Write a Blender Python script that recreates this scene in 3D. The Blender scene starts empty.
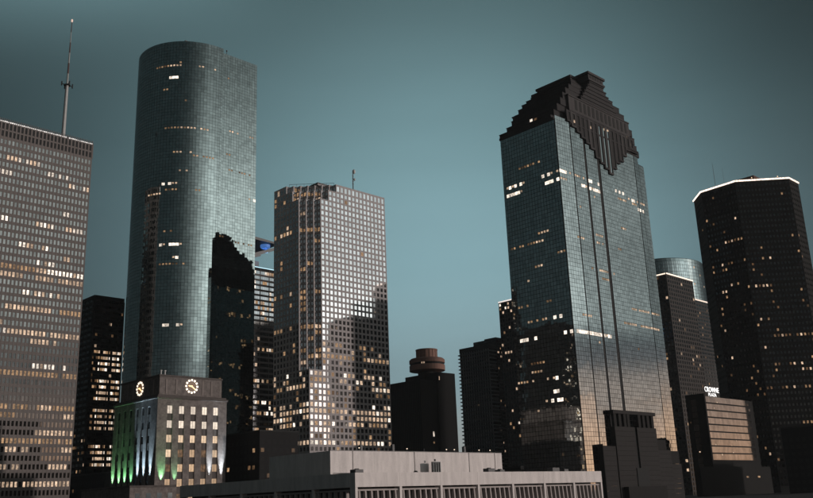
import bpy, math, random
from mathutils import Vector, Matrix
rad = math.radians
sc = bpy.context.scene
col = sc.collection

# ------------------------------------------------------------------ camera
CAM_Z = 3.0
TH, RO = rad(16.1), rad(-2.2)
fw = Vector((0, math.cos(TH), math.sin(TH)))
rt0 = Vector((1, 0, 0)); up0 = rt0.cross(fw)
rt = rt0 * math.cos(RO) + up0 * math.sin(RO)
up = -rt0 * math.sin(RO) + up0 * math.cos(RO)
cam = bpy.data.cameras.new('camera')
cam.sensor_fit = 'HORIZONTAL'; cam.sensor_width = 36.0
cam.lens = 36.0 * 878.0 / 813.0
cam.clip_start = 0.5; cam.clip_end = 20000
cam_o = bpy.data.objects.new('camera', cam)
m = Matrix((rt, up, -fw)).transposed().to_4x4()
m.translation = Vector((0, 0, CAM_Z))
cam_o.matrix_world = m
col.objects.link(cam_o); sc.camera = cam_o

# ------------------------------------------------------------------ world: dusk sky, sunset low on the right of the frame
W = bpy.data.worlds.new('World'); sc.world = W; W.use_nodes = True
nt = W.node_tree; nt.nodes.clear()
N = lambda t: nt.nodes.new(t)
def lk(a, b): nt.links.new(a, b)
def wmath(op, a, b=None, c=None, clamp=False):
    n = N('ShaderNodeMath'); n.operation = op; n.use_clamp = clamp
    for i, q in enumerate((a, b, c)):
        if q is None: continue
        if isinstance(q, (int, float)): n.inputs[i].default_value = q
        else: lk(q, n.inputs[i])
    return n.outputs[0]
def wrange(v, a, b, c, d, smooth=True):
    n = N('ShaderNodeMapRange'); n.interpolation_type = 'SMOOTHSTEP' if smooth else 'LINEAR'
    lk(v, n.inputs[0])
    for i, q in enumerate((a, b, c, d)): n.inputs[i + 1].default_value = q
    return n.outputs[0]
def wdot(vec, az, el):
    n = N('ShaderNodeVectorMath'); n.operation = 'DOT_PRODUCT'
    lk(vec, n.inputs[0])
    n.inputs[1].default_value = (math.cos(rad(el)) * math.sin(rad(az)), math.cos(rad(el)) * math.cos(rad(az)), math.sin(rad(el)))
    return n.outputs['Value']
def wramp(v, stops):
    n = N('ShaderNodeValToRGB'); cr = n.color_ramp; cr.interpolation = 'EASE'
    while len(cr.elements) < len(stops): cr.elements.new(0.5)
    for e, (p, c) in zip(cr.elements, stops): e.position = p; e.color = (*c, 1)
    lk(v, n.inputs[0]); return n.outputs[0]
def wmix(f, a, b, mode='MIX'):
    n = N('ShaderNodeMix'); n.data_type = 'RGBA'; n.blend_type = mode
    if isinstance(f, (int, float)): n.inputs[0].default_value = f
    else: lk(f, n.inputs[0])
    for i, q in ((6, a), (7, b)):
        if isinstance(q, tuple): n.inputs[i].default_value = (*q, 1)
        else: lk(q, n.inputs[i])
    return n.outputs[2]
tc = N('ShaderNodeTexCoord'); vec = tc.outputs['Generated']
sep = N('ShaderNodeSeparateXYZ'); lk(vec, sep.inputs[0]); zz = sep.outputs[2]
mp = N('ShaderNodeMapping'); mp.inputs['Scale'].default_value = (1.6, 1.6, 9.0); lk(vec, mp.inputs[0])
nz = N('ShaderNodeTexNoise'); nz.inputs['Scale'].default_value = 1.4; nz.inputs['Detail'].default_value = 5; lk(mp.outputs[0], nz.inputs['Vector'])
nzf = nz.outputs['Fac']
base = wramp(wmath('MAXIMUM', zz, 0.0), [(0.0, (.225, .34, .37)), (.14, (.25, .375, .41)), (.27, (.245, .41, .455)), (.42, (.225, .39, .43)), (.56, (.20, .35, .38)), (1.0, (.10, .17, .19))])
def wgauss(d, sig):
    return wmath('EXPONENT', wmath('DIVIDE', wmath('SUBTRACT', d, 1.0), rad(sig) ** 2))
lobe = wmath('MULTIPLY_ADD', wgauss(wdot(vec, 3, 13.5), 13.2), .925, .078)        # clear pale patch of sky between the towers
for az_, el_, am_ in ((-29, 32.6, .36), (-22, 33.6, .34), (-15, 34.6, .25)):   # thin bright cloud edge high on the left
    lobe = wmath('ADD', lobe, wmath('MULTIPLY', wgauss(wdot(vec, az_, el_), 3.2), am_))
lobe = wmath('MULTIPLY', lobe, wmath('SUBTRACT', 1.0, wmath('MULTIPLY', wgauss(wdot(vec, 30, 31), 8), .45)))
lobe = wmath('MULTIPLY', lobe, wrange(nzf, .3, .7, .97, 1.03))
base = wmix(1.0, base, lobe, 'MULTIPLY')
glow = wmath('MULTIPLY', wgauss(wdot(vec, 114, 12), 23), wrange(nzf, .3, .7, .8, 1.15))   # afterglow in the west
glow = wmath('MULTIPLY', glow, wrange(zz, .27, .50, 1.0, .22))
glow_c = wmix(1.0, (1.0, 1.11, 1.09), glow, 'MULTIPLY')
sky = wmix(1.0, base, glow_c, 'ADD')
zp = wmath('MAXIMUM', wmath('ADD', zz, wmath('MULTIPLY', wmath('SUBTRACT', nzf, .5), .10)), 0.0)
low_c = wramp(zp, [(0.0, (.95, .53, .31)), (.055, (1.0, .61, .39)), (.085, (.80, .52, .37)), (.112, (.42, .34, .30)), (.14, (.14, .145, .155)), (.17, (.12, .14, .15)), (1.0, (.12, .14, .15))])
low_m = wmath('MULTIPLY', wrange(zp, .15, .20, 1.0, 0.0), wgauss(wdot(vec, 93, 3), 40))
sky = wmix(low_m, sky, low_c)
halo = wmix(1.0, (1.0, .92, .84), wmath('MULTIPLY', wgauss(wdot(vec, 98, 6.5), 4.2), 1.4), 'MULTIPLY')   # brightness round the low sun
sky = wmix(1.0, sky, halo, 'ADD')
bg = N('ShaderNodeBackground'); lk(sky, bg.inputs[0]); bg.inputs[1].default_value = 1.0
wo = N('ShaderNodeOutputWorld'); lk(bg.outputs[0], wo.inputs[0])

# ------------------------------------------------------------------ the low western light
sun = bpy.data.lights.new('sun', 'SUN'); sun.energy = 1.5; sun.angle = rad(2); sun.color = (1, .87, .80)
sun_o = bpy.data.objects.new('sun', sun); col.objects.link(sun_o)
SAZ, SEL = rad(103.0), rad(6.2)
sd = Vector((math.cos(SEL) * math.sin(SAZ), math.cos(SEL) * math.cos(SAZ), math.sin(SEL)))
sun_o.rotation_euler = sd.to_track_quat('Z', 'Y').to_euler()
sun_o.location = sd * 900

sc.view_settings.view_transform = 'Standard'; sc.view_settings.look = 'None'
sc.view_settings.exposure = 0; sc.view_settings.gamma = 1
sc.view_settings.use_curve_mapping = False
sc.render.engine = 'CYCLES'

# ------------------------------------------------------------------ materials
MATS = {}
def new_mat(name):
    M = bpy.data.materials.new(name); M.use_nodes = True
    return M, M.node_tree, M.node_tree.nodes['Principled BSDF']
def stone(name, c, var=.22, scale=.35, rough=.8, fine=3.0, streak=True):
    if name in MATS: return MATS[name]
    M, t, b = new_mat(name)
    tcn = t.nodes.new('ShaderNodeTexCoord')
    mpn = t.nodes.new('ShaderNodeMapping'); mpn.inputs['Scale'].default_value = (1, 1, .16 if streak else 1)
    t.links.new(tcn.outputs['Object'], mpn.inputs[0])
    n1 = t.nodes.new('ShaderNodeTexNoise'); n1.inputs['Scale'].default_value = scale; n1.inputs['Detail'].default_value = 7; n1.inputs['Roughness'].default_value = .65
    t.links.new(mpn.outputs[0], n1.inputs['Vector'])
    n2 = t.nodes.new('ShaderNodeTexNoise'); n2.inputs['Scale'].default_value = fine; n2.inputs['Detail'].default_value = 4
    t.links.new(tcn.outputs['Object'], n2.inputs['Vector'])
    ad = t.nodes.new('ShaderNodeMath'); ad.operation = 'MULTIPLY_ADD'; ad.inputs[1].default_value = .45
    t.links.new(n2.outputs['Fac'], ad.inputs[0]); t.links.new(n1.outputs['Fac'], ad.inputs[2])
    r = t.nodes.new('ShaderNodeMapRange'); r.inputs[1].default_value = .42; r.inputs[2].default_value = 1.02
    r.inputs[3].default_value = 1 - var; r.inputs[4].default_value = 1 + var
    t.links.new(ad.outputs[0], r.inputs[0])
    mx = t.nodes.new('ShaderNodeMix'); mx.data_type = 'RGBA'; mx.blend_type = 'MULTIPLY'; mx.inputs[0].default_value = 1
    mx.inputs[6].default_value = (*c, 1); t.links.new(r.outputs[0], mx.inputs[7])
    t.links.new(mx.outputs[2], b.inputs['Base Color'])
    b.inputs['Roughness'].default_value = max(rough, .75); b.inputs['Specular IOR Level'].default_value = .15
    bp = t.nodes.new('ShaderNodeBump'); bp.inputs['Strength'].default_value = .25; bp.inputs['Distance'].default_value = .05
    t.links.new(n2.outputs['Fac'], bp.inputs['Height']); t.links.new(bp.outputs[0], b.inputs['Normal'])
    MATS[name] = M; return M
def glass(name, tint, rough=.03, dirt=.25, wob=0.0):
    """mirror coated architectural glass"""
    if name in MATS: return MATS[name]
    M, t, b = new_mat(name)
    b.inputs['Metallic'].default_value = 1.0
    tcn = t.nodes.new('ShaderNodeTexCoord')
    n1 = t.nodes.new('ShaderNodeTexNoise'); n1.inputs['Scale'].default_value = .23; n1.inputs['Detail'].default_value = 5
    t.links.new(tcn.outputs['Object'], n1.inputs['Vector'])
    r = t.nodes.new('ShaderNodeMapRange'); r.inputs[1].default_value = .3; r.inputs[2].default_value = .7
    r.inputs[3].default_value = 1 - dirt; r.inputs[4].default_value = 1.0
    t.links.new(n1.outputs['Fac'], r.inputs[0])
    at = t.nodes.new('ShaderNodeAttribute'); at.attribute_name = 'pane'   # per pane coating difference
    r2 = t.nodes.new('ShaderNodeMapRange'); r2.inputs[3].default_value = 1.0; r2.inputs[4].default_value = .72
    t.links.new(at.outputs['Fac'], r2.inputs[0])
    mu = t.nodes.new('ShaderNodeMath'); mu.operation = 'MULTIPLY'
    t.links.new(r.outputs[0], mu.inputs[0]); t.links.new(r2.outputs[0], mu.inputs[1])
    mx = t.nodes.new('ShaderNodeMix'); mx.data_type = 'RGBA'; mx.blend_type = 'MULTIPLY'; mx.inputs[0].default_value = 1
    mx.inputs[6].default_value = (*tint, 1); t.links.new(mu.outputs[0], mx.inputs[7])
    t.links.new(mx.outputs[2], b.inputs['Base Color'])
    b.inputs['Roughness'].default_value = rough
    if wob > 0:
        n3 = t.nodes.new('ShaderNodeTexNoise'); n3.inputs['Scale'].default_value = .5; n3.inputs['Detail'].default_value = 1
        t.links.new(tcn.outputs['Object'], n3.inputs['Vector'])
        bp = t.nodes.new('ShaderNodeBump'); bp.inputs['Strength'].default_value = wob; bp.inputs['Distance'].default_value = .02
        t.links.new(n3.outputs['Fac'], bp.inputs['Height']); t.links.new(bp.outputs[0], b.inputs['Normal'])
    MATS[name] = M; return M
def lit(name, c, s, var=.45, amp=.62):
    """a room with its lights on behind the pane: brightness differs from room to room, fittings show as streaks"""
    if name in MATS: return MATS[name]
    M, t, b = new_mat(name)
    b.inputs['Base Color'].default_value = (.02, .02, .02, 1); b.inputs['Roughness'].default_value = .6; b.inputs['Specular IOR Level'].default_value = .2
    oi = t.nodes.new('ShaderNodeObjectInfo')
    tcn = t.nodes.new('ShaderNodeTexCoord')
    gm = t.nodes.new('ShaderNodeNewGeometry')
    n1 = t.nodes.new('ShaderNodeTexNoise'); n1.inputs['Scale'].default_value = .9; n1.inputs['Detail'].default_value = 3
    t.links.new(gm.outputs['Position'], n1.inputs['Vector'])
    r = t.nodes.new('ShaderNodeMapRange'); r.inputs[3].default_value = s * (1 - var); r.inputs[4].default_value = s * (1 + var)
    t.links.new(oi.outputs['Random'], r.inputs[0])
    r2 = t.nodes.new('ShaderNodeMapRange'); r2.inputs[1].default_value = .3; r2.inputs[2].default_value = .7; r2.inputs[3].default_value = 1 - amp; r2.inputs[4].default_value = 1 + amp
    t.links.new(n1.outputs['Fac'], r2.inputs[0])
    mu = t.nodes.new('ShaderNodeMath'); mu.operation = 'MULTIPLY'
    t.links.new(r.outputs[0], mu.inputs[0]); t.links.new(r2.outputs[0], mu.inputs[1])
    b.inputs['Emission Color'].default_value = (*c, 1)
    t.links.new(mu.outputs[0], b.inputs['Emission Strength'])
    MATS[name] = M; return M
def plain(name, c, rough=.6, metal=0.0, emit=None, es=0.0):
    if name in MATS: return MATS[name]
    M, t, b = new_mat(name)
    tcn = t.nodes.new('ShaderNodeTexCoord')
    n1 = t.nodes.new('ShaderNodeTexNoise'); n1.inputs['Scale'].default_value = 1.3; n1.inputs['Detail'].default_value = 4
    t.links.new(tcn.outputs['Object'], n1.inputs['Vector'])
    r = t.nodes.new('ShaderNodeMapRange'); r.inputs[3].default_value = .8; r.inputs[4].default_value = 1.2
    t.links.new(n1.outputs['Fac'], r.inputs[0])
    mx = t.nodes.new('ShaderNodeMix'); mx.data_type = 'RGBA'; mx.blend_type = 'MULTIPLY'; mx.inputs[0].default_value = 1
    mx.inputs[6].default_value = (*c, 1); t.links.new(r.outputs[0], mx.inputs[7])
    t.links.new(mx.outputs[2], b.inputs['Base Color'])
    b.inputs['Roughness'].default_value = rough; b.inputs['Metallic'].default_value = metal
    if emit: b.inputs['Emission Color'].default_value = (*emit, 1); b.inputs['Emission Strength'].default_value = es
    MATS[name] = M; return M
WARM = (1.0, .55, .27); PEACH = (1.0, .70, .48); WHITE = (1.0, .86, .72)
LIT = [lit('lit_dim', WARM, .10), lit('lit_warm', (1.0, .60, .32), .30), lit('lit_peach', PEACH, .55), lit('lit_bright', WHITE, 1.05)]

# ------------------------------------------------------------------ mesh helpers
class MB:
    """collects boxes and quads of ONE part"""
    def __init__(s): s.v = []; s.f = []; s.a = []
    def quad(s, a, b, c, d, att=0.0):
        i = len(s.v); s.v += [a, b, c, d]; s.f.append((i, i + 1, i + 2, i + 3)); s.a.append(att)
    def box(s, x0, x1, y0, y1, z0, z1):
        i = len(s.v)
        s.v += [(x0, y0, z0), (x1, y0, z0), (x1, y1, z0), (x0, y1, z0), (x0, y0, z1), (x1, y0, z1), (x1, y1, z1), (x0, y1, z1)]
        for q in ((0, 3, 2, 1), (4, 5, 6, 7), (0, 1, 5, 4), (1, 2, 6, 5), (2, 3, 7, 6), (3, 0, 4, 7)): s.f.append(tuple(i + k for k in q)); s.a.append(0.0)
    def fbox(s, F, s0, s1, n0, n1, z0, z1):
        """box on a face frame F: s along the face, n outwards"""
        i = len(s.v)
        P = lambda a, b, z: F.at(a, b, z)
        s.v += [P(s0, n1, z0), P(s1, n1, z0), P(s1, n0, z0), P(s0, n0, z0), P(s0, n1, z1), P(s1, n1, z1), P(s1, n0, z1), P(s0, n0, z1)]
        for q in ((0, 3, 2, 1), (4, 5, 6, 7), (0, 1, 5, 4), (1, 2, 6, 5), (2, 3, 7, 6), (3, 0, 4, 7)): s.f.append(tuple(i + k for k in q)); s.a.append(0.0)
    def prism(s, pts, z0, z1):
        i = len(s.v); n = len(pts)
        s.v += [(p[0], p[1], z0) for p in pts] + [(p[0], p[1], z1) for p in pts]
        for k in range(n): s.f.append((i + k, i + (k + 1) % n, i + n + (k + 1) % n, i + n + k)); s.a.append(0.0)
        s.f.append(tuple(i + n + k for k in range(n))); s.a.append(0.0)
        s.f.append(tuple(i + n - 1 - k for k in range(n))); s.a.append(0.0)
    def lathe(s, prof, cx=0, cy=0, seg=32, a0=0.0):
        i = len(s.v); n = len(prof)
        for r, z in prof:
            for k in range(seg):
                a = a0 + 2 * math.pi * k / seg; s.v.append((cx + r * math.cos(a), cy + r * math.sin(a), z))
        for j in range(n - 1):
            for k in range(seg):
                k2 = (k + 1) % seg
                s.f.append((i + j * seg + k, i + j * seg + k2, i + (j + 1) * seg + k2, i + (j + 1) * seg + k)); s.a.append(0.0)
        s.f.append(tuple(i + (n - 1) * seg + k for k in range(seg))); s.a.append(0.0)
        s.f.append(tuple(i + seg - 1 - k for k in range(seg))); s.a.append(0.0)
    def tube(s, p, q, r0, r1, seg=8):
        p = Vector(p); q = Vector(q); d = (q - p).normalized()
        x = d.orthogonal().normalized(); y = d.cross(x); i = len(s.v)
        for c, r in ((p, r0), (q, r1)):
            for k in range(seg):
                a = 2 * math.pi * k / seg; s.v.append(tuple(c + x * math.cos(a) * r + y * math.sin(a) * r))
        for k in range(seg):
            k2 = (k + 1) % seg; s.f.append((i + k, i + k2, i + seg + k2, i + seg + k)); s.a.append(0.0)
        s.f.append(tuple(i + seg + k for k in range(seg))); s.a.append(0.0)
        s.f.append(tuple(i + seg - 1 - k for k in range(seg))); s.a.append(0.0)
    def mesh(s, name, mat):
        me = bpy.data.meshes.new(name); me.from_pydata(s.v, [], s.f)
        if any(s.a):
            at = me.attributes.new('pane', 'FLOAT', 'FACE'); at.data.foreach_set('value', s.a)
        me.materials.append(mat); me.update(); return me
    def build(s, name, mat, parent=None, stuff=False, bevel=0.0):
        o = bpy.data.objects.new(name, s.mesh(name, mat)); col.objects.link(o)
        if parent: o.parent = parent
        if stuff: o['kind'] = 'stuff'
        if bevel:
            b = o.modifiers.new('bevel', 'BEVEL'); b.width = bevel; b.segments = 2; b.limit_method = 'ANGLE'
        return o
class Face:
    """vertical facade plane from p0 to p1 (building-local), outside on the right hand"""
    def __init__(s, p0, p1):
        s.p = p0; L = math.hypot(p1[0] - p0[0], p1[1] - p0[1]); s.L = L
        s.d = ((p1[0] - p0[0]) / L, (p1[1] - p0[1]) / L); s.n = (s.d[1], -s.d[0])
    def at(s, a, b, z): return (s.p[0] + s.d[0] * a + s.n[0] * b, s.p[1] + s.d[1] * a + s.n[1] * b, z)
def pane(mb, F, s0, s1, off, z0, z1, rng, sig, att=None):
    a = rng.gauss(0, sig); b = rng.gauss(0, sig); w = (s1 - s0) / 2; h = (z1 - z0) / 2
    o = lambda i, j: off + a * w * i + b * h * j
    mb.quad(F.at(s0, o(-1, -1), z0), F.at(s1, o(1, -1), z0), F.at(s1, o(1, 1), z1), F.at(s0, o(-1, 1), z1), rng.random() if att is None else att)
YAW = rad(45.4)
def G(u, v): return (u * math.sin(YAW) - v * math.cos(YAW), u * math.cos(YAW) + v * math.sin(YAW))
GROT = math.pi / 2 - YAW
def thing(name, label, cat, u, v, group=None, z=0.0, rot=0.0):
    """an Empty at the base of a thing; its x axis runs along the streets to the right, its y axis along those to the left"""
    o = bpy.data.objects.new(name, None); col.objects.link(o)
    x, y = G(u, v); o.location = (x, y, z); o.rotation_euler = (0, 0, GROT + rot); o['label'] = label; o['category'] = cat
    if group: o['group'] = group
    return o
WM = {}
def win(parent, F, s0, s1, off, z0, z1, level):
    """one lit window: a pane with its own thickness, mesh shared between alike windows"""
    w = round(s1 - s0, 2); h = round(z1 - z0, 2)
    mats = LIT if isinstance(level, int) else None
    mat = LIT[level] if mats else level
    k = (w, h, mat.name)
    if k not in WM:
        b = MB(); b.box(0, w, -.06, 0, 0, h); WM[k] = b.mesh('window', mat)
    o = bpy.data.objects.new('window', WM[k]); col.objects.link(o); o.parent = parent
    o.location = F.at(s0, off, z0); o.rotation_euler = (0, 0, math.atan2(F.d[1], F.d[0]))
    return o
def runs(rng, nr, nc, pf, mean, lv=(1, 1, 2, 2, 3), floors=None, per=1.6):
    """office floors where groups of neighbouring rooms are lit"""
    out = {}
    for r in (floors if floors is not None else range(nr)):
        if rng.random() > pf: continue
        for _ in range(1 + int(rng.random() * per)):
            c = rng.randrange(nc); L = max(1, int(rng.expovariate(1 / mean) + .5)); l = rng.choice(lv)
            for k in range(c, min(nc, c + L)):
                if rng.random() < .82: out[(r, k)] = max(0, min(3, l + rng.choice((-1, 0, 0, 0, 1))))
    return out
def punched(th, F, z0, fh, nr, nc, wf, hf, depth, grid, glz, litmap, gmat, rng, sig=.002, ext=(0, 0), zoff=.22, lim=300, cnt=None):
    """wall of piers and spandrels with a window in every opening"""
    mw = F.L / nc; ww = mw * wf; hh = fh * hf; over = {}
    for c in range(nc + 1):
        a = c * mw - (mw - ww) / 2; b = c * mw + (mw - ww) / 2
        if c == 0: a = -ext[0]
        if c == nc: b = F.L + ext[1]
        grid.fbox(F, a, b, 0, depth, z0, z0 + fh * nr)
    for r in range(nr + 1):
        za = z0 + r * fh - (fh - hh) * (1 - zoff); zb = z0 + r * fh + (fh - hh) * zoff
        if r == 0: za = z0
        if r == nr: zb = z0 + nr * fh
        if zb > za: grid.fbox(F, 0, F.L, 0, depth - .07, za + .003, zb - .003)
    for r in range(nr):
        for c in range(nc):
            s0 = c * mw + (mw - ww) / 2; za = z0 + r * fh + (fh - hh) * zoff; zb = za + hh
            if (r, c) in litmap:
                if cnt is None or cnt[0] < lim:
                    win(th, F, s0, s0 + ww, .12, za, zb, litmap[(r, c)])
                    if cnt is not None: cnt[0] += 1
                else: over.setdefault(litmap[(r, c)], MB()).fbox(F, s0, s0 + ww, .03, .12, za, zb)
            else: pane(glz, F, s0, s0 + ww, .06, za, zb, rng, sig)
    for l, mb in over.items(): mb.build('lit_window_rows', LIT[l], th, True)
def curtain(th, F, z0, z1, pw, ph, off, glz, litmap, rng, sig, gap=.16, cols=None):
    """curtain wall of separate panes, each very slightly out of true"""
    nc = max(1, round(F.L / pw)); nr = max(1, round((z1 - z0) / ph)); w = F.L / nc; h = (z1 - z0) / nr
    for r in range(nr):
        for c in range(nc):
            a = c * w + gap / 2; b = (c + 1) * w - gap / 2; za = z0 + r * h + gap / 2; zb = z0 + (r + 1) * h - gap / 2
            l = litmap((a + b) / 2, za - gap / 2, zb + gap / 2) if litmap else None
            if l is not None:
                zm = za + (zb - za) * (.12 if l == 3 else .42); sh = 0 if l == 3 else (b - a) * .2
                win(th, F, a + sh, b - sh, off, zm, zb - (0 if l == 3 else .12), l)
                pane(glz, F, a, b, off - .09, za, zb, rng, sig)
            else: pane(glz, F, a, b, off, za, zb, rng, sig)
def rows_lit(rows, rng, prob=.86, flip=None):
    """rows: (s0, s1, z, level) stretches of lit rooms on a facade"""
    def f(s, za, zb):
        if flip is not None: s = flip - s
        for a, b, z, l in rows:
            if za <= z < zb and a <= s <= b and rng.random() < prob:
                return max(0, min(3, l + rng.choice((-1, 0, 0, 0))))
        return None
    return f

# ------------------------------------------------------------------ ground
g = MB(); g.quad((-6000, -6000, 0), (6000, -6000, 0), (6000, 6000, 0), (-6000, 6000, 0))
go = g.build('ground', stone('asphalt', (.05, .05, .052), .3, .05, .9, 1.0, False)); go['kind'] = 'structure'

m_core = plain('dark_core', (.010, .011, .012), .85)
m_frame_dark = plain('dark_frame', (.016, .017, .018), .85)
m_roofmetal = plain('roof_metal', (.10, .10, .105), .6)

# ------------------------------------------------------------------ 1. concrete grid tower with mast (left edge)
def grid_tower():
    rng = random.Random(11)
    t = thing('office_tower', 'tall concrete grid office tower with white lit crown and mast, cut by left frame edge', 'tower', 211.4 - 59.64, 481.8)
    m_c = stone('warm_concrete', (.175, .157, .152), .12, .08)
    L = 59.64; D = 45.0; H = 218.0
    b = MB(); b.box(0, L, 0, D, 0, H); b.build('core', m_core, t)
    F = Face((0, 0), (L, 0)); F2 = Face((L, 0), (L, D))
    fh = 4.45; nr = 47; z0 = 218.0 - 49 * fh + .0; nc = 28
    grid = MB(); gl = MB()
    lm = {}
    lm.update(runs(rng, nr, nc, .0, 2))
    for r in range(nr):
        z = z0 + (r + .5) * fh
        pf = .05 if z > 190 else .55 if z > 140 else .62 if z > 70 else .8
        row_on = rng.random() < pf; c = 0
        while c < nc:   # rooms are lit in runs along a floor
            run = 1 + int(rng.expovariate(1 / (3.0 if z > 140 else 6.0)))
            on = row_on and rng.random() < (.34 if z > 140 else .62)
            lv = rng.choice((1, 2, 2, 2, 3) if z > 70 else (1, 1, 2, 2))
            for k in range(c, min(nc, c + run)):
                if on and rng.random() < .9: lm[(r, k)] = lv
            c += run
    for r, c0, c1 in ((44, 5, 14), (43, 16, 22), (42, 22, 28), (38, 21, 24), (38, 1, 4), (36, 14, 19), (33, 10, 18), (30, 22, 28), (27, 12, 22), (22, 2, 9), (18, 15, 25), (36, 24, 28), (31, 15, 20)):
        for c in range(c0, c1):
            if rng.random() < .75: lm[(r, c)] = rng.choice((2, 3, 3))
    cnt = [0]
    punched(t, F, z0, fh, nr, nc, .60, .60, .26, grid, gl, lm, None, rng, .0015, ext=(.26, .26), zoff=.3, cnt=cnt, lim=300)
    punched(t, F2, z0, fh, nr, 21, .60, .60, .26, grid, gl, {}, None, rng, .0015, zoff=.3)
    # two tall louvred plant storeys under the roof
    lou = MB()
    for k, (za, zb) in enumerate(((z0 + nr * fh + .5, z0 + nr * fh + 3.9), (z0 + (nr + 1) * fh + .4, z0 + (nr + 1) * fh + 4.0))):
        for FF, n in ((F, nc), (F2, 21)):
            mw = FF.L / n
            for c in range(n): lou.fbox(FF, c * mw + mw * .2, (c + 1) * mw - mw * .2, 0, .1, za, zb)
    lou.build('louvres', m_frame_dark, t, True)
    for FF, n, e in ((F, nc, .26), (F2, 21, 0)):
        mw = FF.L / n
        for c in range(n + 1): grid.fbox(FF, c * mw - mw * .2 - (e if c == 0 else 0), c * mw + mw * .2 + (e if c == n else 0), 0, .26, z0 + nr * fh, H)
        for za, zb in ((z0 + nr * fh, z0 + nr * fh + .5), (z0 + nr * fh + 3.9, z0 + (nr + 1) * fh + .4), (z0 + (nr + 1) * fh + 4.0, H)): grid.fbox(FF, 0, FF.L, 0, .2, za + .002, zb)
    grid.build('concrete_grid', m_c, t, True)
    gl.build('window_rows', glass('shell_glass', (.36, .345, .33), .06, .35), t, True)
    par = MB(); par.box(-.5, L + .5, -.5, D, H + .002, H + .8); par.build('parapet', m_c, t)
    st = MB()
    for c in range(2 * nc):
        s = (c + .5) * L / (2 * nc); j = rng.random() * .25
        if abs(s / L - .745) > .012: st.fbox(F, s - .36, s + .30, .52, .8, H + .05, H + .5 + j)
    st.build('crown_lamps', lit('crown_white', (1, .93, .88), 1.0, .3), t, True)
    fin = MB()
    for c in range(2 * nc + 1):
        s = c * L / (2 * nc); fin.fbox(F, s - .16, s + .16, .0, .5, H + .8, H + 2.3)
    fin.build('roof_fins', m_c, t, True)
    # mast
    mx, my = L - 10, 20
    mb = MB(); mb.tube((mx, my, H), (mx, my, 262), 1.25, .95, 12); mast = mb.build('mast', plain('mast_grey', (.42, .42, .42), .5, .2), t)
    mb = MB()
    mb.lathe([(2.0, 262), (2.0, 262.5)], mx, my, 16); mb.box(mx - 3.6, mx + 3.6, my - .15, my + .15, 262.2, 262.6); mb.box(mx - .15, mx + .15, my - 3.6, my + 3.6, 262.62, 263.0)
    for dx, dy in ((-3.4, 0), (3.4, 0), (0, -3.4), (0, 3.4)): mb.box(mx + dx - .3, mx + dx + .3, my + dy - .3, my + dy + .3, 261.2, 264)
    mb.build('mast_platform', m_frame_dark, mast)
    for k in range(6):
        z = 263 + k * 7.3
        mb = MB(); mb.tube((mx, my, z), (mx, my, z + 7.3), .62 - .07 * k, .55 - .07 * k, 10)
        mb.build('mast_section', plain('mast_dark', (.09, .045, .04), .6) if k % 2 else plain('mast_light', (.32, .34, .34), .5), mast)
    mb = MB(); mb.lathe([(.25, 306.8), (.6, 307.2), (.6, 308.6), (.2, 309.0)], mx, my, 10); mb.build('beacon', plain('beacon', (.5, .3, .3), .5, 0, (1, .75, .6), .6), mast)
grid_tower()

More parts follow.
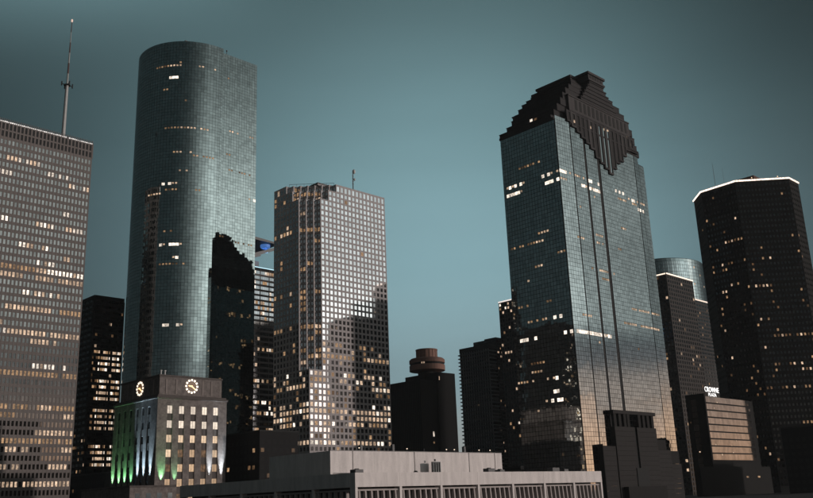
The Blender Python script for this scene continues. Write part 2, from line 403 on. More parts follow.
# ------------------------------------------------------------------ 2. round-fronted mirror glass tower
def round_tower():
    rng = random.Random(5)
    t = thing('glass_tower', 'tallest tower, dark teal mirror glass with rounded front, behind the clock building', 'tower', 288.4, 466.4)
    R_ = 36.0; cy = R_ - 1.0
    gm = glass('teal_mirror', (.60, .66, .645), .02, .16)
    WC = [(201.4, 216.7, 285.6, 1), (216.7, 230.2, 285.5, 2), (246.9, 253.4, 285.8, 2), (263.9, 266.4, 285.5, 2), (227.0, 229.2, 289.2, 2), (218.4, 225.0, 277.0, 3), (211.6, 214.1, 269.0, 2), (235.2, 237.0, 260.4, 1), (211.4, 225.1, 241.8, 1), (225.1, 247.1, 242.0, 2), (251.5, 257.6, 241.7, 2), (224.2, 242.4, 225.0, 2), (245.0, 249.7, 223.4, 2), (253.5, 264.0, 223.4, 1), (231.2, 240.1, 211.8, 2), (214.1, 227.3, 204.0, 3), (216.4, 227.6, 199.2, 1), (194.7, 213.4, 196.8, 2), (246.5, 250.8, 199.3, 1), (215.0, 233.9, 162.2, 3), (227.3, 232.9, 153.8, 3), (212.0, 237.3, 149.3, 1), (219.9, 224.9, 111.8, 3), (234.5, 240.0, 111.5, 3), (218.2, 226.3, 170.4, 1)]
    WF = [(1.5, 5.8, 283.5, 1), (6.7, 14.6, 244.8, 2), (22.4, 25.0, 245.1, 2), (5.9, 25.7, 218.0, 1), (21.1, 28.0, 201.5, 3), (4.3, 9.9, 227.7, 1), (0.3, 5.6, 170.8, 1), (11.1, 25.0, 169.1, 1)]
    H = 304.5; HF = 302.0
    seg = 54; a0, a1 = 90, 270
    pts = [(R_ * math.cos(rad(a0 + (a1 - a0) * k / seg)), cy + R_ * math.sin(rad(a0 + (a1 - a0) * k / seg))) for k in range(seg + 1)]
    b = MB(); b.prism(pts + [(3.0, -1.0), (3.0, cy + R_)], 0, H); b.build('curved_body', m_core, t)
    b = MB(); b.prism([(3.01, 0), (31, 0), (31, cy + R_ - .5), (3.01, cy + R_ - .5)], 0, HF); b.build('flat_body', m_core, t)
    gl = MB(); ph = 302 / 142
    for k in range(seg):
        F = Face(pts[k], pts[k + 1]); ang = a0 + (a1 - a0) * (k + .5) / seg
        if ang < 150: continue
        hits = [w for w in WC if w[0] - 1.2 <= ang <= w[1] + 1.2]
        def f(s, za, zb, hits=hits):
            for q in hits:
                if za <= q[2] < zb and rng.random() < .9: return max(0, q[3] - rng.choice((0, 0, 1)))
            return None
        curtain(t, F, 0, H, 2.1, ph, .10, gl, f, rng, .0020, .13)
    curtain(t, Face((0, -1), (3, -1)), 0, H, 1.5, ph, .1, gl, None, rng, .001, .17)
    gl.build('curved_glazing', gm, t, True)
    gl = MB(); curtain(t, Face((3.0, 0), (31, 0)), 0, HF, 2.0, ph, .10, gl, rows_lit(WF, rng, .7), rng, .0019, .13)
    curtain(t, Face((31, 0), (31, 70)), 0, HF, 2.3, ph * 2, .10, gl, None, rng, .001, .17)
    gl.build('flat_glazing', gm, t, True)
    rf = MB(); rf.box(-20, 0, 10, 50, H, H + 3); rf.build('roof_plant', m_roofmetal, t)
    mb = MB(); mb.tube((8, 3, HF), (8, 3, HF + 4), .25, .15); mb.lathe([(.5, HF + 4), (.5, HF + 4.8)], 8, 3, 8); mb.build('roof_beacon', m_roofmetal, t)
round_tower()

# ------------------------------------------------------------------ 3. clock building (floodlit stone tower)
def clock_building():
    rng = random.Random(3)
    t = thing('clock_building', 'stone tower with lit clock faces and green floodlights at its foot', 'city hall', 195.5, 358.6)
    m_s = stone('limestone', (.170, .150, .143), .55, .45, .85, 1.2, False)
    m_d = stone('limestone_dark', (.10, .088, .084), .3, .3, .85, 2.0)
    m_wd = glass('office_glass_dark', (.10, .12, .13), .1)
    # shaft with recessed window strips
    x0, x1, y0, y1 = -1.2, 34.4, -1.2, 40.0
    zt = 51.6
    FR = Face((x0, y0), (x1, y0)); FL = Face((x0, y1), (x0, y0))
    b = MB(); b.box(x0 + .8, x1 - .8, y0 + .8, y1 - .8, 0, zt - .1); b.build('core', m_d, t)
    wz = [46.9 - 6.33 * k for k in range(7)]
    for FF, cs, nm in ((FR, [6.2 + 5.9 * k for k in range(5)], 'R'), (FL, [y1 - v for v in (35.0, 29.3, 23.6, 17.4, 12.0, 6.4)], 'L')):
        pw = MB(); hw = 1.35
        edges = [-.0]
        for c in cs: edges += [c - hw, c + hw]
        edges.append(FF.L)
        for k in range(0, len(edges), 2):
            ea, eb = edges[k], edges[k + 1]
            if nm == 'L' and k == len(edges) - 2: eb -= .82   # R wall closes the corner
            pw = MB(); pw.fbox(FF, ea, eb, -.8, 0, 0, zt); pw.build('stone_pier', m_s, t)
        for c in cs: top = MB(); top.fbox(FF, c - hw, c + hw, -.8, -.03, 48.6, zt); top.build('lintel', m_s, t)
        for c in cs:
            for j, zc in enumerate(wz):
                sp = MB(); sp.fbox(FF, c - hw + .01, c + hw - .01, -.8, -.42, zc - 4.85, zc - 1.75); sp.build('spandrel', m_d, t)
                if nm == 'R':
                    l = [3, 3, 2, 2, 1, 1, 1][j] if rng.random() > .05 else 1
                    if j >= 3 and rng.random() < .25: l = 0
                    w = win(t, FF, c - hw + .05, c + hw - .05, -.55, zc - 1.7, zc + 1.7, CH[l])
                else:
                    mm = MB(); mm.fbox(FF, c - hw + .05, c + hw - .05, -.7, -.55, zc - 1.7, zc + 1.7); w = mm.build('window', m_wd, t)
                fr = MB(); fr.fbox(FF, c - .05, c + .05, -.55, -.46, zc - 1.7, zc + 1.7)
                fo = fr.build('frame', m_frame_dark, t)
    led = MB(); led.box(x0 - .5, x1 + .5, y0 - .5, y1 + .5, zt + .002, zt + .9); led.box(x0 + .2, x1 - .2, y0 + .2, y1 - .2, zt + .9, zt + 1.8); led.build('ledge', m_d, t, bevel=.08)
    cr = MB(); cr.box(0, 32.2, 0, 36.5, zt + 1.8, 61.6); cr.build('clock_storey', m_s, t)
    cp = MB(); cp.box(-.35, 32.55, -.35, 36.85, 61.6, 62.4); cp.build('coping', m_d, t, bevel=.08)
    Fc = Face((0, 0), (32.2, 0)); Fd = Face((0, 36.5), (0, 0))
    for FF, cc in ((Fc, 16.2), (Fd, 36.5 - 17.8)):
        for ds in (-13.2, -8.2, 5.4, 10.0) if FF is Fc else (-12, -7, 7, 12):
            p = MB(); p.fbox(FF, cc + ds, cc + ds + .8, 0, .22, zt + 2.4, 60.6); p.build('pilaster', stone('limestone_pale', (.23, .20, .19), .2), t)
        zc = 57.9; rr = 2.85
        d = MB(); i = 0
        ring = [FF.at(cc + 2.0 * math.cos(a), .12, zc + 2.0 * math.sin(a)) for a in [2 * math.pi * k / 32 for k in range(32)]]
        ring2 = [FF.at(cc + 2.0 * math.cos(a), .0, zc + 2.0 * math.sin(a)) for a in [2 * math.pi * k / 32 for k in range(32)]]
        d.v = ring + ring2; d.f = [tuple(range(32))] + [(k, 32 + k, 32 + (k + 1) % 32, (k + 1) % 32) for k in range(32)]; d.a = [0.0] * 33
        clk = d.build('clock_face', plain('clock_dial', (.05, .035, .025), .5, 0, (1, .5, .2), .10), t)
        for k in range(12):
            a = math.pi / 6 * k; h = MB()
            cs_, sn = math.cos(a), math.sin(a)
            q = [(-.42, -.4), (.42, -.4), (.42, .4), (-.42, .4)]
            P = [FF.at(cc + (rr + px) * cs_ - py * sn, n, zc + (rr + px) * sn + py * cs_) for n in (.05, .3) for px, py in q]
            h.v = P; h.f = [(4, 5, 6, 7), (0, 1, 5, 4), (1, 2, 6, 5), (2, 3, 7, 6), (3, 0, 4, 7)]; h.a = [0.0] * 5
            h.build('hour_mark', plain('hour_lamp', (.8, .8, .8), .4, 0, (1, .84, .66), 1.5), clk)
        for a, ln, wd in ((rad(-38), 2.45, .26), (rad(172), 1.7, .36)):   # minute hand to the lower right, hour hand to the left
            h = MB(); cs_, sn = math.cos(a), math.sin(a)
            P = [FF.at(cc + px * cs_ - py * sn, n, zc + px * sn + py * cs_) for n in (.14, .34) for px, py in ((-.4, -wd), (ln, -wd * .6), (ln, wd * .6), (-.4, wd))]
            h.v = P; h.f = [(4, 5, 6, 7), (0, 1, 5, 4), (1, 2, 6, 5), (2, 3, 7, 6), (3, 0, 4, 7)]; h.a = [0.0] * 5
            h.build('clock_hand', plain('clock_hand', (.8, .5, .2), .4, 0, (1, .66, .34), 1.6), clk)
    for dx in (1.0, 3.0): 
        v = MB(); v.lathe([(.35, 62.4), (.35, 64.2), (.55, 64.3), (.55, 64.7)], dx + .8, 2.5, 10); v.build('roof_vent', plain('vent_pale', (.5, .5, .5), .6), t)
    # lower wing in front
    w = MB(); w.box(-16.6, 4.4, -9.2, 36, 0, 13.2); w.build('wing', m_s, t)
    w = MB(); w.box(-16.9, 4.7, -9.5, 36.3, 13.2, 14.0); w.build('wing_coping', m_d, t, bevel=.08)
    Fw = Face((-16.6, -9.2), (4.4, -9.2))
    for k in range(4):
        q = MB(); q.fbox(Fw, 2.5 + 5 * k, 4.6 + 5 * k, 0, .06, 7.6, 10.8); q.build('window', m_wd, t)
    # floodlights: lamps on the wing roof and along the foot of the tower, aimed up the stone
    lampm = plain('lamp_housing', (.03, .03, .03), .5)
    k = 0
    for FF, s, c, e, nm in ((FL, y1 - 38.2, (.35, 1, .42), .85, 'g'), (FL, y1 - 32.0, (.35, 1, .42), .8, 'g'), (FL, y1 - 26.4, (.3, 1, .4), .9, 'g'), (FL, y1 - 20.4, (.3, 1, .45), .6, 'g'),
                            (FL, y1 - 14.6, (.55, .82, 1), 1.0, 'w'), (FL, y1 - 9.1, (.55, .82, 1), 1.0, 'w'), (FL, y1 - 3.2, (.55, .82, 1), .9, 'w'),
                            (FR, 3.0, (.35, 1, .42), .85, 'g'), (FR, 9.5, (.4, 1, .48), .3, 'g'), (FR, 27.0, (.8, .92, 1), .5, 'w'), (FR, 33.2, (.8, .92, 1), .9, 'w')):
        onwing = not (FF is FR and s > 8)
        z = 14.3 if onwing else 14.3
        n = 1.1
        x, y, _ = FF.at(s, n, z)
        hb = MB(); hb.lathe([(.28, z - .28 if onwing else z - .9), (.34, z + .02)], x, y, 10); hb.build('floodlight', lampm, t)
        L = bpy.data.lights.new('flood', 'SPOT'); L.energy = (42000 if nm == 'g' else 210000) * e; L.color = c; L.spot_size = rad(38 if nm == 'g' else 22); L.spot_blend = .9; L.shadow_soft_size = .25
        lo = bpy.data.objects.new('flood_lamp', L); col.objects.link(lo); lo.parent = t
        lo.location = (x, y, z + .15)
        tgt = Vector(FF.at(s, -.1, z + (8 if nm == 'g' else 22))); lo.rotation_euler = (Vector((x, y, z)) - tgt).to_track_quat('Z', 'Y').to_euler()
CH = [lit('hall_dim', (1, .55, .28), .12), lit('hall_warm', (1, .66, .40), .50, .3, .2), lit('hall_peach', (1, .72, .48), .72, .25, .2), lit('hall_bright', (1, .84, .68), .88, .2, .2)]
clock_building()

# ------------------------------------------------------------------ 4. granite tower with saw-toothed corner
def sawtooth_tower():
    rng = random.Random(21)
    t = thing('granite_tower', 'grey granite tower with saw-toothed stepped corner and silvery windows in the middle', 'tower', 365.2, 468.0)
    m_g = stone('grey_granite', (.43, .405, .412), .08, .1, .7)
    mod = 3.7; nu = 20; nv = 11; Wu = mod * nu; Wv = mod * nv; fh = 4.2
    tiers = [(0, 92, 0), (92, 216, 3), (216, 224, 5), (224, 230, 7)]
    grid = MB(); gl = MB(); core = MB()
    cnt = [0]; rowp = [rng.choice((.85, .75, .5, .35, .14, .10)) for _ in range(80)]
    for z0, z1, n in tiers:
        pts = [(0, Wv), (0, n * mod)]
        for k in range(n):   # teeth from the left face round to the right face
            pts.append(((k + 1) * mod, (n - k) * mod)); pts.append(((k + 1) * mod, (n - k - 1) * mod))
        if n == 0: pts = [(0, Wv), (0, 0)]
        pts += [(Wu, 0), (Wu, Wv)]
        core.prism(pts, z0, z1)
        nr = round((z1 - z0) / fh); f = (z1 - z0) / nr
        faces = [Face(pts[k], pts[k + 1]) for k in range(len(pts) - 2)] + [Face(pts[-2], pts[-1])]
        for i, F in enumerate(faces):
            nc = max(1, round(F.L / mod)); lm = {}
            isR = F.d[0] > .9; isL = F.d[1] < -.9; right = F.d[1] > .9
            big = nc > 2
            for r in range(nr):
                zc = z0 + (r + .5) * f
                rb = math.sin(r * 2.9 + 1.3) + math.sin(r * 1.1)
                for c in range(nc):
                    p = .0
                    if right: p = 0
                    elif z1 <= 92:
                        p = rowp[r] * (1.0 if zc < 70 else .55)
                        if isR and r % 5 == 2: p *= .3 if c > nc * .55 else 1
                        if isR and r % 5 == 4: p *= .3 if c < nc * .45 else 1
                    elif n == 3 and big:
                        if zc < 112: p = .16
                        elif isL: p = .035 + (.2 if rb > 1.3 else 0)
                        else: p = .008
                    elif n == 3 and not big: p = .07 + (.45 if rb > 1.25 else 0)
                    elif n >= 5: p = .5 if (not big and z0 >= 216 and z1 <= 224) else .06
                    if big and isR and n == 3 and r == 2: p = .85
                    if rng.random() < p: lm[(r, c)] = (rng.choice((1, 2, 2, 2, 3)) if rowp[r] > .4 else rng.choice((0, 1, 1))) if zc < 92 else rng.choice((1, 1, 2))
            ext = (.45, .45) if isR and big else (0, 0)
            punched(t, F, z0, f, nr, nc, .62, .64, .2, grid, gl, lm, None, rng, .0016, ext=(.2 if isR else 0, .2 if (isR) else 0), zoff=.3, cnt=cnt, lim=420)
    core.build('core', m_core, t); grid.build('granite_grid', m_g, t, True)
    gl.build('window_rows', glass('silver_glass', (.98, .96, .97), .05, .08), t, True)
    rf = MB(); rf.box(16, Wu - .4, 9, Wv - .4, 230.01, 230.9); rf.build('roof_slab', m_g, t)
    rl = MB(); rl.box(20, 40, 14, 34, 231, 234.5); rl.build('roof_plant', m_roofmetal, t)
    rl = MB(); rl.tube((5, 29, 233.5), (29, 6, 233.5), .14, .14)
    for k in range(7): q = k / 6; rl.tube((5 + 24 * q, 29 - 23 * q, 230), (5 + 24 * q, 29 - 23 * q, 233.5), .1, .1)
    rl.build('roof_rail', m_roofmetal, t)
    ax, ay = 60.0, 20.0
    a = MB(); a.tube((ax, ay, 230), (ax, ay, 255.5), .45, .3, 8)
    for k in range(4): a.box(ax - .9, ax + .9, ay - .1, ay + .1, 244 + k * 2.2, 244.3 + k * 2.2)
    an = a.build('roof_antenna', m_roofmetal, t)
    a = MB(); a.lathe([(.2, 252.6), (1.0, 253.4), (1.3, 254.6), (1.0, 255.8), (.2, 256.6)], ax + 1.2, ay, 14); a.build('antenna_dome', plain('dome_pale', (.55, .56, .56), .5), an)
    a = MB(); a.lathe([(.2, 247.0), (.8, 247.6), (.8, 248.8), (.2, 249.3)], ax + 1.6, ay, 12); a.build('antenna_dome', plain('dome_pale', (.55, .56, .56), .5), an)
sawtooth_tower()

# ------------------------------------------------------------------ 5. stepped-crown mirror tower (right of the centre)
def stepped_tower():
    rng = random.Random(8)
    t = thing('glass_tower', 'blue-grey mirror glass tower with dark stepped granite crown', 'tower', 363.6, 251.2)
    gR = glass('blue_mirror', (.78, .83, .82), .025, .18)
    gL = glass('blue_mirror_left', (.78, .83, .82), .025, .18, .0)
    m_g = stone('crown_granite', (.044, .042, .044), .25, .3, .55)
    m_g2 = stone('crown_granite_band', (.072, .068, .070), .25, .3, .55)
    m_slot = plain('slot_dark', (.004, .004, .0045), .8)
    HL = [(24.0, 36.5, 167.5, 3), (25.1, 36.9, 163.0, 3), (1.3, 11.7, 168.7, 3), (1.4, 11.4, 163.9, 3), (11.6, 26.7, 176.8, 1), (10.1, 18.4, 136.7, 2), (14.6, 18.8, 132.4, 2), (14.1, 36.9, 132.1, 1), (1.5, 5.5, 123.6, 2), (16.4, 21.7, 118.9, 2), (24.4, 27.6, 113.7, 2), (12.0, 16.2, 100.6, 1), (26.7, 35.4, 100.3, 1), (5.9, 14.0, 91.5, 3), (16.1, 28.7, 91.0, 2), (22.2, 33.8, 81.9, 3), (0.6, 5.9, 82.3, 3), (25.8, 38.0, 59.4, 2), (11.9, 20.4, 60.0, 3), (22.1, 29.7, 64.2, 2), (12.4, 17.7, 54.8, 3), (8.8, 22.4, 50.3, 3), (23.9, 27.2, 45.6, 2), (20.4, 29.2, 69.9, 1)]
    HR = [(-0.1, 10.1, 167.8, 3), (-0.8, 8.5, 163.1, 2), (12.0, 21.7, 167.7, 2), (25.6, 35.6, 167.9, 3), (18.0, 22.9, 162.9, 3), (25.9, 35.9, 163.7, 3), (52.2, 60.8, 167.6, 3), (52.4, 62.1, 163.1, 2), (65.0, 71.7, 166.9, 3), (73.9, 84.2, 166.9, 2), (68.7, 73.2, 163.2, 2), (74.1, 83.2, 162.3, 3), (14.0, 20.8, 150.0, 2), (53.4, 58.7, 145.5, 2), (26.4, 34.4, 137.1, 2), (26.6, 33.5, 132.4, 2), (29.1, 33.1, 158.9, 2), (9.1, 16.3, 132.6, 2), (19.9, 42.5, 118.5, 2), (28.0, 35.5, 114.0, 2), (48.5, 52.3, 133.4, 2), (55.1, 85.2, 100.6, 2), (45.6, 83.2, 92.2, 2), (4.1, 16.8, 91.2, 2), (1.4, 32.9, 82.4, 3), (14.3, 23.4, 82.2, 3), (19.6, 27.3, 77.8, 2), (53.1, 58.2, 78.3, 1)]
    Wu, Wv = 87.4, 38.4
    b = MB(); b.prism([(0, Wv), (0, .7), (12, 0), (75.7, 0), (Wu, .7), (Wu, Wv)], 0, 192); b.build('core', m_core, t)
    ph = 2.2
    gl = MB()
    secs = [((0, .7), (11.7, .0), 202.4), ((12.5, 0), (23.6, 0), 200.2), ((25.5, 0), (35.9, 0), 198), ((38.5, 0), (75.4, 0), 198), ((76.0, .0), (81.0, .32), 198), ((81.2, .34), (Wu, .7), 192)]
    for p0, p1, zt in secs:
        F = Face(p0, p1); base_s = p0[0]
        curtain(t, F, 0, zt - (zt % ph), 1.85, ph, .35, gl, rows_lit([(a - base_s, c - base_s, z, l) for a, c, z, l in HR], rng, .8), rng, .0013, .17)
    gl.build('right_glazing', gR, t, True)
    gl = MB(); FL = Face((0, Wv), (0, .72))
    curtain(t, FL, 0, 197.6, 1.85, ph, .35, gl, rows_lit(HL, rng, .8, flip=Wv), rng, .0024, .17)
    gl.build('left_glazing', gL, t, True)
    gl = MB(); FB = Face((Wu, Wv), (0, Wv))
    curtain(t, FB, 0, 190, 3.7, 4.4, .2, gl, (lambda s, za, zb: (rng.choice((0, 1, 1)) if rng.random() < (.22 if math.sin(za * 1.7) > .55 else .02) else None)), rng, .002, .3)
    gl.build('back_glazing', glass('back_glass', (.07, .08, .08), .05), t, True)
    for u, w in ((12.1, .35), (24.55, .9), (37.2, 1.2)):
        q = MB(); q.box(u - w, u + w, -.12, .0, 20, 186); q.build('groove', m_core, t)
    # stepped granite crown, gable facing right
    for k, (a, c, z0, z1) in enumerate(((12.6, 81.0, 198, 199.5), (13, 74.5, 199.5, 207), (13.4, 74.1, 207, 216.4), (26, 61, 217, 219.4), (28.3, 58.8, 219.5, 221.9), (30.4, 56.7, 222, 224.4), (32.5, 54.6, 224.5, 226.9), (34.5, 52.6, 227, 229.4), (36.5, 50.6, 229.5, 232))):
        q = MB(); q.box(a, c, -.55 + .04 * k, Wv + .5, z0, z1); q.box(a - .35, c + .35, -.95 + .04 * k, Wv + .9, z1 + .002 - .7, z1 + .08); q.build('crown_step', m_g if k != 2 else m_g2, t, bevel=.06)
    q = MB(); q.box(34.6, 51.2, -1.3, Wv + 1.3, 232.1, 233.2); q.box(35.4, 50.4, -.7, Wv + .7, 233.2, 236); q.box(34.4, 51.4, -1.5, Wv + 1.5, 236, 237.4); q.build('crown_top', m_g2, t, bevel=.08)
    for k in range(5):
        w = MB(); w.box(36.6 + k * 2.6, 38.2 + k * 2.6, -.78, -.72, 233.5, 235.8); w.build('crown_opening', m_core, t)
    # gable facing left
    for k, (a, z0, z1, v0, v1) in enumerate(((0, 198.2, 201.2, 2.6, 38.6), (2.6, 201.2, 205.0, 2.2, 35.2), (5.2, 205.0, 209.2, 1.6, 33.4), (8, 209.2, 213.4, 1.0, 32.8), (11, 213.4, 217.6, 1.2, 32.4), (14.5, 217.6, 221.6, 1.4, 32.2), (18.5, 221.6, 225.2, 1.8, 31.8), (23, 225.2, 228.8, 3, 31.6), (26, 228.8, 232, 5, 31.4))):
        q = MB(); q.box(a - .3, Wu - a + .3, v0, v1, z0, z1 - .35); q.box(a - .6, Wu - a + .6, v0 - .12, v1 + .2, z1 - .35, z1 - .01); q.build('crown_step', m_g, t, bevel=.06)
    q = MB(); q.box(29, 58, 7.2, 31.2, 232, 234.8); q.box(28.2, 59, 6.6, 31.8, 234.8, 236.2); q.build('crown_top', m_g2, t, bevel=.08)
    q = MB(); q.box(-.7, -.05, .9, 38.7, 197.6, 199.0); q.build('crown_ledge', m_g, t)
    b = MB(); b.box(0.02, 81.0, .75, Wv, 192, 198.15); b.build('attic', m_core, t)
    # granite inlay hanging in a V over the glass, with dark vertical slots
    nC = 16; u0, u1 = 9.5, 76.0; cw = (u1 - u0) / nC
    for k in range(nC):
        c = u0 + (k + .5) * cw
        zb = 178.5 + (abs(c - 48.5) / (39 if c < 48.5 else 27.5)) * 24 if abs(c - 48.5) > 3 else 178.5
        zb = round(zb / 2.2) * 2.2
        q = MB(); q.box(c - cw / 2 + .02, c - cw * .16, -1.0, -.36, zb, 206.2); q.box(c + cw * .34, c + cw / 2 - .02, -1.0, -.36, zb, 206.2); q.box(c - cw * .16, c + cw * .34, -.95, -.5, 205.0, 206.1)
        q.box(c - cw / 2 + .02, c + cw / 2 - .02, -1.1, -.32, zb - .9, zb + .1)
        q.build('granite_panel', m_g2 if k % 4 == 1 else m_g, t)
        s = MB(); s.box(c - cw * .16, c + cw * .34, -.66, -.62, zb + .1, 205); s.build('slot', m_slot if k not in (7, 8, 9) else gR, t)
    FG = Face((13, -.6), (74.5, -.6))
    for k in range(16):
        q = MB(); q.box(u0 + (k + .34) * cw, u0 + (k + .84) * cw, -.62, -.56, 208.6, 214.8)
        if 14 < u0 + k * cw < 70: q.build('slot', m_slot, t)
    for s, z in ((18, 200.8), (33, 203.5), (36, 204), (56, 205), (59, 201.5), (3, 200)): win(t, FG, s, s + 1.6, .2, z, z + 1.6, 2)
    FG2 = Face((-.3, 35), (-.3, 5))
    for s, z, l in ((17, 205.0, 3), (9, 203.2, 0), (20, 204.6, 0), (6, 203, 0)): win(t, FG2, s, s + 1.7, .1 - 2.0, z - 2.4, z - .9, l)
stepped_tower()

# ------------------------------------------------------------------ 6. dark strip-window tower behind the left edge tower
def strip_tower(label, u, v, Wu, Wv, H, seed, litR, litL, mat, group=None, fh=4.0, bay=6.0, lim=170, gtint=(.10, .12, .125), name='office_tower', side=True):
    rng = random.Random(seed)
    t = thing(name, label, 'tower', u, v, group)
    b = MB(); b.box(0, Wu, 0, Wv, 0, H); b.build('core', m_core, t)
    FR = Face((0, 0), (Wu, 0)); FL = Face((0, Wv), (0, 0))
    band = MB(); gl = MB(); n = 0
    nr = int(H / fh)
    for F, lf in ((FR, litR), (FL, litL)):
        nc = max(2, round(F.L / 1.7)); w = F.L / nc
        for r in range(nr):
            z = r * fh
            band.fbox(F, 0, F.L + (.3 if F is FR else 0), 0, .3, z, z + fh * .52)
            for c in range(nc):
                s = (c + .5) * w; l = lf(s, z, r, rng) if n < lim else None
                if l is not None: win(t, F, c * w + .08, (c + 1) * w - .08, .12, z + fh * .52, z + fh, l); n += 1
                else: pane(gl, F, c * w + .04, (c + 1) * w - .04, .06, z + fh * .52, z + fh, rng, .002)
        k = 0.0
        while k < F.L - .5: band.fbox(F, k, k + .7, 0, .36, 0, nr * fh); k += bay
        band.fbox(F, F.L - .6, F.L + (.36 if F is FR else 0), 0, .36, 0, nr * fh)
        band.fbox(F, 0, F.L, 0, .33, nr * fh, H + .8)
    band.build('spandrel_bands', mat, t, True)
    gl.build('window_rows', glass('glass_%s_%d' % (name, seed), gtint, .05), t, True)
    r = MB(); r.box(Wu * .25, Wu * .8, Wv * .2, Wv * .7, H, H + 3.5); r.build('roof_plant', m_frame_dark, t)
    return t
m_black = stone('black_cladding', (.014, .014, .015), .2, .2, .5)
def lr(s, z, r, rng):
    if z < 112 and (5.2 < s < 13.2 or s > 14.6):
        on = (math.sin(r * 2.3 + .6) + math.sin(r * 5.1)) > -.75
        return rng.choice((1, 2, 2, 3)) if on and rng.random() < .9 else None
    if z < 112 and s <= 5.2: return rng.choice((0, 1, 1)) if rng.random() < .35 else None
    return rng.choice((0, 1, 2)) if rng.random() < .05 and z < 142 else None
def ll(s, z, r, rng):
    if z < 108: return rng.choice((0, 0, 1, 1, 2)) if rng.random() < (.3 if math.sin(r * 1.9) > 0 else .12) else None
    return 1 if rng.random() < .01 else None
strip_tower('black office tower with lit window strips, between concrete grid tower and round glass tower', 263.5, 579.6, 22.0, 50.7, 150.0, 31, lr, ll, m_black, lim=290)

# ------------------------------------------------------------------ 7. tower with blue-lit open roof frame
def blue_tower():
    rng = random.Random(41)
    t = thing('office_tower', 'banded tower with open roof frame lit blue, between round glass tower and granite tower', 'tower', 405.0, 592.0)
    x0, x1 = -30.0, 24.0; D = 40.0; H = 196.0
    b = MB(); b.box(x0, x1, 0, D, 0, H); b.build('core', m_core, t)
    F = Face((x0, 0), (x1, 0)); band = MB(); gl = MB(); fh = 4.3; nr = int(H / fh)
    m_b = stone('grey_bands', (.14, .13, .13), .15, .1)
    for r in range(nr):
        z = r * fh; band.fbox(F, 0, F.L, 0, .4, z, z + 1.6)
        nc = 24; w = F.L / nc
        on = rng.random()
        for c in range(nc):
            p = .5 if on < .3 else .06
            if rng.random() < p: win(t, F, c * w + .1, (c + 1) * w - .1, .12, z + 1.6, z + fh, rng.choice((1, 2, 2, 3)))
            else: pane(gl, F, c * w + .05, (c + 1) * w - .05, .06, z + 1.6, z + fh, rng, .002)
    for c in range(0, 25, 4): band.fbox(F, c * F.L / 24 - .2, c * F.L / 24 + .2, 0, .45, 0, H)
    band.build('spandrel_bands', m_b, t, True); gl.build('window_rows', glass('main_glass', (.40, .42, .44), .06), t, True)
    m_fr = plain('frame_steel', (.03, .034, .036), .45)
    d = MB(); d.box(x0, x1, 0, D, H + .2, H + 1.2); d.build('roof_deck', m_fr, t)
    st = MB(); st.box(x0 + 4, x1 - 1, -.15, .0, H + .3, H + 1.0); st.build('deck_light', plain('deck_light', (.3, .5, .6), .5, 0, (.50, .85, 1.0), .9), t)
    for x in (x0 + 1, x1 - 2): 
        p = MB(); p.box(x, x + 1.4, 1, 2.4, H + 1.2, 219); p.build('frame_post', m_fr, t)
    # sloping canopy: thin wedge held on raking struts
    c = MB(); c.v = [(x0, -1, 221), (x1, -1, 219.5), (x1, D, 219.5), (x0, D, 221), (x0, -1, 224.5), (x1, -1, 221), (x1, D, 221), (x0, D, 224.5)]
    c.f = [(0, 3, 2, 1), (4, 5, 6, 7), (0, 1, 5, 4), (1, 2, 6, 5), (2, 3, 7, 6), (3, 0, 4, 7)]; c.a = [0.0] * 6; c.build('canopy', m_fr, t)
    c = MB(); c.tube((x0 + 14, 3, H + 5), (x1 - 2, 3, 216.0), 2.2, 1.7, 4); c.build('raking_strut', m_fr, t)
    c = MB(); c.tube((x0 + 14, 24, H + 5), (x1 - 2, 24, 216.0), 2.2, 1.7, 4); c.build('raking_strut', m_fr, t)
    c = MB(); c.box(x0 + 18, x1 - 14, 8, 16, H + 1.2, H + 8.5); c.build('roof_plant', m_fr, t)
    s = MB(); s.lathe([(3.2, 216.2), (4.2, 217.2), (4.2, 219.2)], x1 - 9, 6, 20); s.build('canopy_lamp', plain('blue_lamp', (.05, .1, .3), .4, 0, (.10, .28, .75), .45), t)
    L = bpy.data.lights.new('blue', 'POINT'); L.energy = 14000; L.color = (.2, .5, 1); L.shadow_soft_size = 2
    lo = bpy.data.objects.new('blue_glow', L); col.objects.link(lo); lo.parent = t; lo.location = (x1 - 9, 3, 212)
blue_tower()

